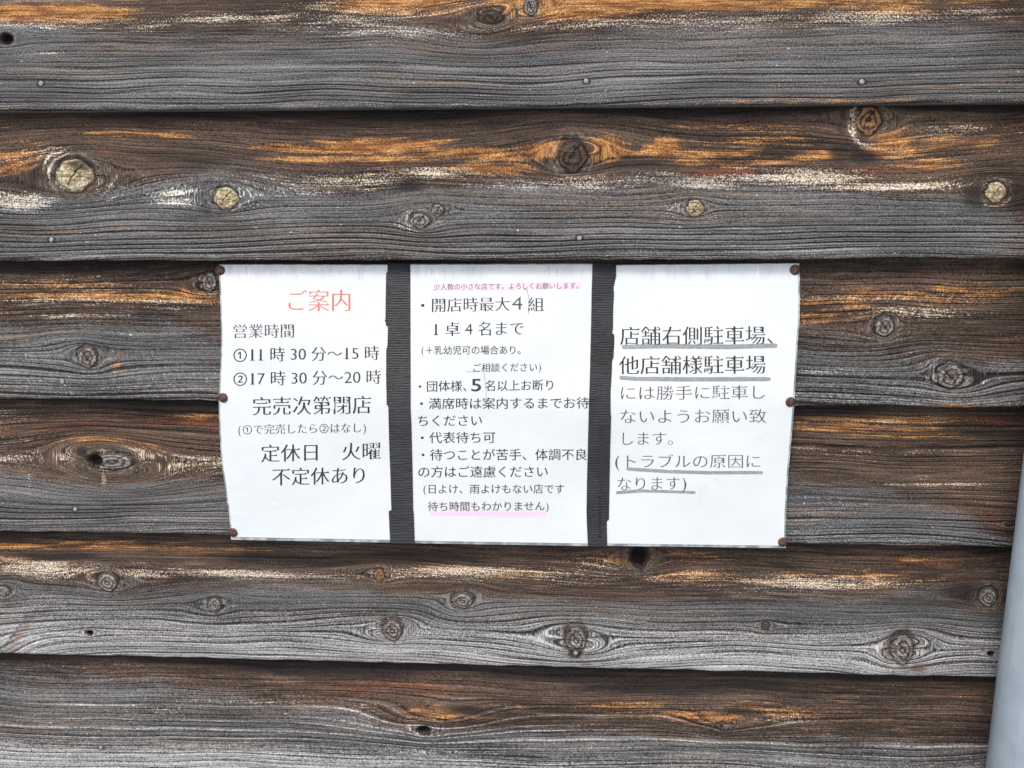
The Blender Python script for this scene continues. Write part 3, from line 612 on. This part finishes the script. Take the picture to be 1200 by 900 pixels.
# ------------------------------------------------------------------ lettering
_gl = {}
dg_ = bpy.context.evaluated_depsgraph_get
def glyph(ch, weight):
    key = (ch, weight)
    if key in _gl: return _gl[key]
    cu = bpy.data.curves.new('g', 'FONT'); cu.body = ch; cu.size = 1.0; cu.resolution_u = 4
    ob = bpy.data.objects.new('g', cu); col.objects.link(ob)
    bpy.context.view_layer.update()
    c2 = ob.to_curve(dg_()).copy()
    ob.to_curve_clear() if hasattr(ob, 'to_curve_clear') else None
    # strokes of a Mincho face: verticals stay, horizontals become thin (worn mostly up and down)
    ey, ex = {'m': (.016, -.007), 's': (.005, -.006), 'l': (.016, .004), 'b': (-.006, -.012), 'n': (.000, -.008), 'd': (.016, .000), 'c': (.004, .008)}[weight]
    ks = 1.0
    # small triangles at the right-hand ends of horizontal strokes
    tris = []
    if weight in 'mls' and ord(ch) > 0x3400 or ch in '一':
        for sp in c2.splines:
            pts = [p.co.copy() for p in sp.bezier_points]; n = len(pts)
            for i in range(n):
                a, b = pts[i], pts[(i + 1) % n]
                ay, by = a.y / ks, b.y / ks
                if abs(a.x - b.x) < .012 and .045 < abs(ay - by) < .10:
                    p0, p3 = pts[i - 1], pts[(i + 2) % n]
                    if abs(p0.y - a.y) / ks < .02 and abs(p3.y - b.y) / ks < .02 and a.x - p0.x > .12 and b.x - p3.x > .12:
                        x = max(a.x, b.x); lo = min(ay, by); hi = max(ay, by)
                        tris.append([(x - .105, hi - ey * 1.2), (x - .035, hi + .038), (x + .012, lo + ey * .9)])
    from mathutils.geometry import interpolate_bezier
    loops = []
    for sp in c2.splines:
        bp = sp.bezier_points; n = len(bp); L = []
        for i in range(n):
            a, b = bp[i], bp[(i + 1) % n]
            straight = (a.handle_right - a.co).length < 1e-5 and (b.handle_left - b.co).length < 1e-5
            d1 = (b.co - a.co)
            if not straight and d1.length > 1e-6:
                cr = abs(d1.cross(a.handle_right - a.co).z) + abs(d1.cross(b.handle_left - b.co).z)
                straight = cr < 1e-4 * d1.length
            pp = [a.co, b.co] if straight else interpolate_bezier(a.co, a.handle_right, b.handle_left, b.co, 6)
            L += [np.array((p.x, p.y)) for p in pp[:-1]]
        Q = [L[0]]
        for p in L[1:]:
            if np.hypot(*(p - Q[-1])) > 1e-4: Q.append(p)
        if np.hypot(*(Q[0] - Q[-1])) < 1e-4: Q.pop()
        if len(Q) > 2: loops.append(np.array(Q))
    area = lambda P: .5 * float(np.sum(P[:, 0] * np.roll(P[:, 1], -1) - np.roll(P[:, 0], -1) * P[:, 1]))
    sgn = 1.0 if max((area(P) for P in loops), key=abs) > 0 else -1.0     # +1: inside lies to the left of travel
    c3 = bpy.data.curves.new('g3', 'CURVE'); c3.dimensions = '2D'; c3.fill_mode = 'BOTH'
    for P in loops:
        E_ = np.roll(P, -1, 0) - P; E_ /= np.linalg.norm(E_, axis=1)[:, None]
        N = np.stack([-E_[:, 1], E_[:, 0]], 1) * sgn                      # inward normals
        D = ex * N[:, 0] ** 2 + ey * N[:, 1] ** 2
        N0, D0 = np.roll(N, 1, 0), np.roll(D, 1)
        det = N0[:, 0] * N[:, 1] - N0[:, 1] * N[:, 0]
        avg = N0 * D0[:, None] * .5 + N * D[:, None] * .5
        sx = np.where(np.abs(det) > .25, (D0 * N[:, 1] - D * N0[:, 1]) / np.where(np.abs(det) > .25, det, 1), avg[:, 0])
        sy = np.where(np.abs(det) > .25, (N0[:, 0] * D - N[:, 0] * D0) / np.where(np.abs(det) > .25, det, 1), avg[:, 1])
        lim = 2.2 * np.maximum(np.abs(D), np.abs(D0)) + 1e-9; ll = np.hypot(sx, sy); k_ = np.minimum(1, lim / np.maximum(ll, 1e-9))
        Q = P + np.stack([sx * k_, sy * k_], 1)
        sp = c3.splines.new('POLY'); sp.points.add(len(Q) - 1)
        for p, q in zip(sp.points, Q): p.co = (q[0], q[1], 0, 1)
        sp.use_cyclic_u = True
    bpy.data.curves.remove(c2); c2 = c3
    o2 = bpy.data.objects.new('g2', c2); col.objects.link(o2); bpy.context.view_layer.update()
    me = bpy.data.meshes.new_from_object(o2.evaluated_get(dg_()))
    V = [(v.co.x, v.co.y / ks) for v in me.vertices]; F = [tuple(p.vertices) for p in me.polygons]
    for t in tris:
        k0 = len(V); V += t; F.append((k0, k0 + 1, k0 + 2))
    bpy.data.objects.remove(ob); bpy.data.objects.remove(o2); bpy.data.meshes.remove(me); bpy.data.curves.remove(cu); bpy.data.curves.remove(c2)
    V = np.array(V) if V else np.zeros((0, 2))
    _gl[key] = (V, F); return _gl[key]

def ink(name, color, amt=.25):
    T = NT(name); tc = T.n.new('ShaderNodeTexCoord').outputs['Object']
    n = T.noise(tc, 180, 3, .6)
    T.bsdf(Base_Color=T.mix(T.step(n, .35, .7), color, tuple(min(1, x + amt * .35) for x in color)), Roughness=.35, Coat_Weight=.3, Coat_Roughness=.2)
    return T.m
BLACK = ink('black_ink', srgb(20, 22, 26), .12); FAINT = ink('faded_ink', srgb(58, 61, 66)); REDI = ink('faded_red_ink', srgb(206, 116, 100), .14)
MAUVE = ink('small_print_ink', srgb(92, 62, 78)); MARK = ink('grey_marker', srgb(140, 144, 146), .2)
PINK = ink('pink_highlighter', srgb(234, 208, 222), .05); LILAC = ink('lilac_highlighter', srgb(232, 204, 228), .08); SCR = ink('scratch_grey', srgb(150, 155, 160), .1)

def adv(ch):
    if ch in ' ': return .27
    if ch in '0123456789': return .53
    if ch in '()': return .42
    if ch == '~': return .9
    return 1.0
def text(root, body, x0, x1, y0, y1, h, mat=BLACK, weight='m', name='text_line'):
    """x0..x1: ink extent; y0, y1: middle height of the characters at both ends; h: character height, all in photograph pixels"""
    total = sum(adv(c) for c in body)
    em = (x1 - x0) / total; V = []; F = []; X = 0.0
    eh = h / .93
    for ch in body:
        a = adv(ch)
        if ch not in ' \u3000':
            gv, gf = glyph(ch, 'n' if ch in '1①②' and weight not in 'bc' else 'c' if ch == '4' else weight if ord(ch) > 0x2000 else ('d' if weight not in 'bc' else weight))
            if len(gv):
                w = gv[:, 0].max() - gv[:, 0].min()
                gx = gv[:, 0].copy(); gy = gv[:, 1].copy()
                if ord(ch) < 0x2000:
                    gx = (gx - gx.min()) - w / 2; gx = gx * (1.0 if ch in '()' else 1.05) + a / 2; gy = gy * 1.02 - .36 + .0
                    if ch in '()': gy *= 1.05
                else:
                    gx = gx / EMW; gy = gy / EMW - .38
                mid = (X + gx) / total
                u = x0 + (x1 - x0) * mid; v = (y0 + (y1 - y0) * mid) - gy * eh
                k0 = len(V); V += list(zip(u, v)); F += [tuple(k0 + i for i in f) for f in gf]
                if ch == '1' and weight != 'b':                      # foot of the serif figure
                    uu = x0 + (X + gx.max() - .055) / total * (x1 - x0); vv = y0 + (y1 - y0) * mid[0] + .36 * eh
                    k0 = len(V); V += [(uu - .13 * em, vv - .035 * eh), (uu + .13 * em, vv - .035 * eh), (uu + .13 * em, vv + .008 * eh), (uu - .13 * em, vv + .008 * eh)]; F.append((k0, k0 + 1, k0 + 2, k0 + 3))
        X += a
    V = np.array(V, float)
    P = surf(V[:, 0], V[:, 1], .00052)
    return keep(mesh_obj(name, P, F, mat), root)
def stroke(root, pts, w, mat, name, lift=.00045, taper=0.0, n=40):
    xs = [p[0] for p in pts]; ys = [p[1] for p in pts]; tt = np.linspace(0, len(pts) - 1, n)
    u = np.interp(tt, range(len(pts)), xs); v = np.interp(tt, range(len(pts)), ys)
    r = random.Random(int(xs[0] * 7 + ys[0]))
    du = np.gradient(u); dv = np.gradient(v); L = np.hypot(du, dv); nx, ny = -dv / L, du / L
    ww = np.array([w * (.5 + r.uniform(-.04, .04)) * (1 if 0 < i < n - 1 else .7) for i in range(n)]) * (1 - taper * np.linspace(0, 1, n))
    A = surf(u + nx * ww, v + ny * ww, lift); Bq = surf(u - nx * ww, v - ny * ww, lift)
    P = np.concatenate([A, Bq]); F = [(i, i + 1, n + i + 1, n + i) for i in range(n - 1)]
    return keep(mesh_obj(name, P, F, mat), root)
_v, _ = glyph('国', 'n')
EMW = max(.5, (float(_v[:, 0].max() + _v[:, 0].min())))         # advance of a full-width character
print('EM', EMW, _v.min(0), _v.max(0))

text(N1, 'ご案内', 334, 413, 352, 352, 26, REDI, 'm')
text(N1, '営業時間', 272, 346, 388, 387.5, 17, FAINT, 'm')
text(N1, '①11 時 30 分～15 時', 272, 445, 416, 413.5, 17.5, BLACK)
text(N1, '②17 時 30 分～20 時', 272, 447, 444, 441.5, 17.5, BLACK)
text(N1, '完売次第閉店', 295, 436, 476, 474, 22, BLACK, 'm')
text(N1, '(①で完売したら②はなし)', 278, 430, 503.5, 501, 12, FAINT, 'm')
text(N1, '定休日　火曜', 305, 447, 531.5, 528, 21, BLACK, 'm')
text(N1, '不定休あり', 318, 432, 559, 556.5, 21, BLACK, 'm')
WHITE_ = ink('crease_white', srgb(238, 246, 250), 0)
for q in ([(270, 579), (284, 580), (292, 582)], [(314, 587), (322, 590), (328, 592)], [(340, 596), (346, 599)], [(272, 601), (285, 602), (296, 602.5)]):
    stroke(N1, q, .9, WHITE_, 'crease', .0004, .5, 12)

_r = random.Random(4)
GREYS = ink('water_mark_grey', srgb(196, 196, 204), .05)
for q_root, ua, ub, nn in ((N1, 268, 446, 20), (N2, 488, 690, 12), (N3, 728, 915, 4)):
    for _ in range(nn):
        u_ = _r.uniform(ua, ub); v_ = _r.uniform(311, 317); L_ = _r.uniform(4, 14)
        stroke(q_root, [(u_, v_), (u_ + _r.uniform(-1, 1), v_ + L_ * .5), (u_ + _r.uniform(-1.5, 1.5), v_ + L_)], _r.uniform(.7, 1.8), _r.choice([WHITE_, GREYS]), 'water_streak', .0004, .5, 8)
for (u_, v_) in ((654, 441), (662, 434), (671, 429), (680, 432), (686, 437), (668, 440)):
    stroke(N2, [(u_ - 4, v_ + 2), (u_, v_), (u_ + 4, v_ - 1.5)], _r.uniform(2, 4), WHITE_, 'wrinkle_gloss', .0004, .3, 8)  # gloss on wrinkled laminate, painted as white strokes
for q in ([(797, 334), (820, 334.4), (842, 334)], [(829, 566), (822, 574), (818, 588)], [(836, 561), (850, 566)], [(884, 516), (893, 512), (891, 520)]):
    stroke(N3, q, .6, GREYS, 'crease', .0004, .4, 10)
text(N2, '少人数の小さな店です。よろしくお願いします。', 508, 683, 336.2, 334.6, 7.6, MAUVE, 'n')
stroke(N2, [(508, 337.0), (590, 336.6), (630, 334.2), (682, 334.4)], 8.2, PINK, 'highlighter', .0004)
text(N2, '・開店時最大', 486, 598, 358, 356, 17, BLACK, 'm')
text(N2, '4', 599, 613, 355, 355, 20, FAINT, 'c', 'pasted_figure')
text(N2, '組', 618, 638, 357, 356.5, 17, BLACK, 'm')
text(N2, '1 卓 4 名まで', 506, 615, 386, 384.5, 17, BLACK, 'm')
text(N2, '(＋乳幼児可の場合あり。', 493, 617, 410.5, 410, 10.4, FAINT, 'n')
text(N2, 'ご相談ください)', 553, 635, 431, 430, 10.4, FAINT, 'n')
text(N2, '・団体様、', 485, 556, 453, 452, 13, BLACK, 's')
text(N2, '5', 551, 565, 451, 451, 19, BLACK, 'b', 'pasted_figure')
text(N2, '名以上お断り', 568, 651, 452, 451, 13, BLACK, 's')
text(N2, '・満席時は案内するまでお待', 486, 691, 473, 472, 13.6, BLACK, 's')
text(N2, 'ちください', 488, 566, 493, 492.5, 13.6, BLACK, 's')
text(N2, '・代表待ち可', 487, 581, 513, 512.5, 13.6, BLACK, 's')
text(N2, '・待つことが苦手、体調不良', 488, 688.5, 533, 532.5, 13.6, BLACK, 's')
text(N2, 'の方はご遠慮ください', 489, 643, 553, 552.5, 13.6, BLACK, 's')
text(N2, '(日よけ、雨よけもない店です', 495, 662, 573, 572.8, 11.2, FAINT, 'n')
text(N2, '待ち時間もわかりません)', 501, 644, 593.5, 593, 11.2, FAINT, 'n')
stroke(N2, [(504, 601.5), (560, 601.3), (600, 602.5), (641, 602)], 6, LILAC, 'highlighter', .0004)
stroke(N2, [(546, 435.8), (558, 435.2), (567, 434.5), (569, 450), (570, 465)], .7, SCR, 'scratch', .0004)
stroke(N2, [(598, 340), (612, 339), (618, 340), (620, 352), (619, 369)], .9, SCR, 'scratch', .0004)

text(N3, '店舗右側駐車場、', 726, 922, 393.5, 392.5, 22, BLACK, 'm')
stroke(N3, [(729, 406.8), (770, 405.5), (850, 406.5), (911, 405)], 5.5, MARK, 'underline', .0004)
text(N3, '他店舗様駐車場', 725, 898, 428, 427, 22, BLACK, 'm')
stroke(N3, [(726, 442.5), (745, 444), (800, 444.5), (903, 444.3)], 5.0, MARK, 'underline', .0004)
text(N3, 'には勝手に駐車し', 725, 899, 460.5, 459.5, 17, FAINT, 'l')
text(N3, 'ないようお願い致', 725, 899, 488, 487.5, 17, FAINT, 'l')
text(N3, 'します。', 725, 801, 514, 513.5, 16.5, FAINT, 'l')
text(N3, '(トラブルの原因に', 719, 893, 540.5, 540.5, 16.5, FAINT, 'l')
stroke(N3, [(734, 549.5), (780, 552.5), (830, 554), (894, 553.8)], 4.0, MARK, 'underline', .0004)
text(N3, 'なります)', 722, 806, 567, 566, 16.5, FAINT, 'l')
stroke(N3, [(722, 577.5), (750, 575.3), (780, 576), (815, 577.3)], 4.0, MARK, 'underline', .0004, .25)

# ------------------------------------------------------------------ black cloth tapes
def tape_material():
    T = NT('black_cloth_tape')
    tc = T.n.new('ShaderNodeTexCoord').outputs['Object']; sp = T.sep(tc)
    w = T.add(T.mul(sp[2], 3500), T.mul(T.noise(T.vec(T.mul(sp[0], 60), T.mul(sp[2], 200), 0.0), 1, 3), 9))
    rib = T.math('SINE', w)
    n = T.noise(tc, 25, 3); n2 = T.noise(T.vec(T.mul(sp[0], 250), T.mul(sp[2], 2200), 0.0), 1, 2)
    c = T.mix(T.step(n, .35, .65), srgb(22, 25, 29), srgb(36, 40, 45))
    c = T.mix(T.mul(T.step(rib, .1, .9), T.step(n2, .42, .75, .0, .5)), c, srgb(58, 65, 71))
    T.bsdf(Base_Color=c, Roughness=.5, Normal=T.bump(T.add(rib, T.mul(n2, .5)), .6, .0004), Specular_IOR_Level=.4)
    return T.m
TAPE = tape_material()
def tape(label, left, right, bottomv):
    o = surf((left[-1][1] + right[-1][1]) / 2, bottomv)
    root = empty('cloth_tape', tuple(map(float, o)), label, 'tape', 'tapes joining the notices')
    piece('tape_strip', left, right, (308.5, 308.5), (bottomv, bottomv + .6), TAPE, root, .0012, .0008, nv=240, nu=6)
    return root
t1 = tape('left strip of black ribbed tape between the hours notice and the middle notice',
     [(308, 454), (318, 454), (320, 452.4), (345, 452), (374, 451.6), (376, 450.8), (378, 452), (381.5, 452.2), (382, 454.6), (405, 454), (410, 452.6), (440, 452.4), (470, 453), (474.5, 453.2), (475, 455), (520, 456), (560, 457.5), (598, 458.6), (599, 455.4), (615, 456.2), (637, 457.2)],
     [(308, 480.6), (480, 481), (500, 482), (540, 483), (570, 483.6), (598, 484), (600, 484.6), (637, 486)], 636.3)
t2 = tape('right strip of black ribbed tape with a torn edge beside the parking notice',
     [(308, 694.3), (340, 693.4), (380, 692.7), (440, 691.3), (480, 690), (520, 689), (560, 688), (600, 687.3), (620, 688), (641, 689)],
     [(308, 722), (324, 722), (330, 720.4), (337, 719), (345, 719.5), (360, 718.6), (385, 718.3), (390, 717.2), (392.5, 720), (400, 719.8), (418, 719), (423, 717.2), (438, 716.8), (460, 715.4), (485, 715.6), (486, 716.2), (520, 715.2), (560, 714.4), (609.5, 713.6), (610.2, 711), (641, 711.6)], 640)
# the folded crease and puckered seam in the right tape
P = surf(np.array([702.2, 707., 713.4, 711.5, 704.3, 701.8]), np.array([492., 506., 536., 552., 580., 562.]), .0015)
keep(mesh_obj('folded_crease', P, [(0, 1, 2, 3, 4, 5)], simple('tape_fold', srgb(36, 38, 42), .5, .2, 200)), t2)
pk = []; pf = []
for i, v in enumerate(np.arange(582, 632, 3.6)):
    a = surf(np.array([701.5, 704.0 + (i % 2), 704.0, 701.8]), np.array([v, v, v + 1.7, v + 1.7]), .0015); k0 = len(pk); pk += list(a); pf.append((k0, k0 + 1, k0 + 2, k0 + 3))
keep(mesh_obj('pucker_marks', np.array(pk), pf, simple('tape_pucker', (.004, .004, .005), .7, .1, 80)), t2)

# ------------------------------------------------------------------ thumbtacks
def tack_material():
    T = NT('rusty_brass_tack')
    tc = T.n.new('ShaderNodeTexCoord').outputs['Object']; oi = T.n.new('ShaderNodeObjectInfo').outputs['Random']
    n = T.noise(tc, 420, 4, .65); n2 = T.noise(tc, 160, 2)
    c = T.mix(T.step(n, .38, .62), srgb(56, 40, 38), srgb(104, 76, 70))
    c = T.mix(T.mul(T.step(n2, .5, .7), .5), c, srgb(132, 100, 76))
    T.bsdf(Base_Color=c, Roughness=.5, Metallic=.35, Normal=T.bump(n, .8, .0008))
    return T.m
TACK = tack_material()
tv, tf = disc_verts(.0054, [(.97, .0003), (1, -.0002), (.985, -.0007), (.9, -.00115), (.6, -.0018), (.3, -.0021)], 28)
head_me = bpy.data.meshes.new('head'); head_me.from_pydata(tv, [], tf); head_me.update(); head_me.materials.append(TACK)
head_me.polygons.foreach_set('use_smooth', [True] * len(head_me.polygons))
pv, pf_ = disc_verts(.0006, [(.1, .0085), (1, .006), (1, .0)], 8)
pin_me = bpy.data.meshes.new('pin'); pin_me.from_pydata(pv, [], pf_); pin_me.update(); pin_me.materials.append(NAIL)
for (u, v, lab) in ((258, 317, 'rusty brown thumbtack at the top left corner of the opening hours notice'),
                    (261.3, 466, 'rusty brown thumbtack halfway down the left edge of the opening hours notice'),
                    (273, 624, 'rusty brown thumbtack at the bottom left corner of the opening hours notice'),
                    (931.5, 316.3, 'rusty brown thumbtack at the top right corner of the parking notice'),
                    (926.3, 471, 'reddish thumbtack halfway down the right edge of the parking notice'),
                    (917.3, 635.2, 'rusty brown thumbtack at the bottom right corner of the parking notice')):
    p = surf(u, v, .0004)
    root = empty('thumbtack', tuple(map(float, p)), lab, 'thumbtack', 'tacks holding the notices to the boards')
    r = random.Random(int(u))
    root.rotation_euler = (r.uniform(-.12, .12), r.uniform(0, 6.28), r.uniform(-.12, .12))
    link(bpy.data.objects.new('head', head_me), root); link(bpy.data.objects.new('pin', pin_me), root)

# ------------------------------------------------------------------ drainpipe at the right
def pipe_material():
    T = NT('grey_blue_pipe_plastic')
    tc = T.n.new('ShaderNodeTexCoord').outputs['Object']; sp = T.sep(tc)
    st = T.noise(T.vec(T.mul(sp[0], 120), T.mul(sp[1], 120), T.mul(sp[2], 5)), 1, 4, .6)
    n = T.noise(tc, 30, 4, .6)
    c = T.mix(T.step(n, .35, .65), srgb(150, 165, 176), srgb(160, 174, 184))
    c = T.mix(T.step(st, .52, .72, 0, .45), c, srgb(128, 140, 150))
    c = T.mix(T.step(T.noise(tc, 260, 2), .70, .78, 0, .5), c, srgb(110, 112, 112))
    T.bsdf(Base_Color=c, Roughness=T.step(n, .3, .7, .38, .55), Normal=T.bump(n, .5, .0012), Specular_IOR_Level=.35)
    return T.m
PIPE = pipe_material()
R_P = .048
xe = float(at(1178, 727, -.062)[0]); px_, py_ = xe + R_P + .003, -.068
def tube(r0, r1, z0, z1, n=64, prof=None):
    V, F = [], []
    rings = prof or [(r1, z0), (r1, z1)]
    rings = rings + [(r0, rings[-1][1]), (r0, rings[0][1])]
    for (rr, zz) in rings:
        for i in range(n): a = 2 * math.pi * i / n; V.append((rr * math.cos(a), rr * math.sin(a), zz))
    K = len(rings)
    for k in range(K):
        for i in range(n): F.append((k * n + i, k * n + (i + 1) % n, ((k + 1) % K) * n + (i + 1) % n, ((k + 1) % K) * n + i))
    return V, F
pipe = empty('drainpipe', (px_, py_, .02), 'pale blue grey drainpipe at the right edge in front of the boards', 'drainpipe')
V, F = tube(R_P - .003, R_P, 0, 2.05); o = mesh_obj('pipe', V, F, PIPE, pipe, False)
o.data.polygons.foreach_set('use_smooth', [True] * len(o.data.polygons))
for zz in (.25, 1.92):
    V, F = tube(R_P + .0005, R_P + .003, 0, .025); q = mesh_obj('clamp', V, F, NAIL, pipe); q.location = (0, 0, zz)
    a_, b_ = .008, .068 - R_P - .004
    V = [(-a_, R_P + .002, .0), (a_, R_P + .002, .0), (a_, .076, .0), (-a_, .076, .0), (-a_, R_P + .002, .025), (a_, R_P + .002, .025), (a_, .076, .025), (-a_, .076, .025)]
    q = mesh_obj('bracket_arm', V, [(0, 3, 2, 1), (4, 5, 6, 7), (0, 1, 5, 4), (1, 2, 6, 5), (2, 3, 7, 6), (3, 0, 4, 7)], NAIL, pipe); q.location = (0, 0, zz)
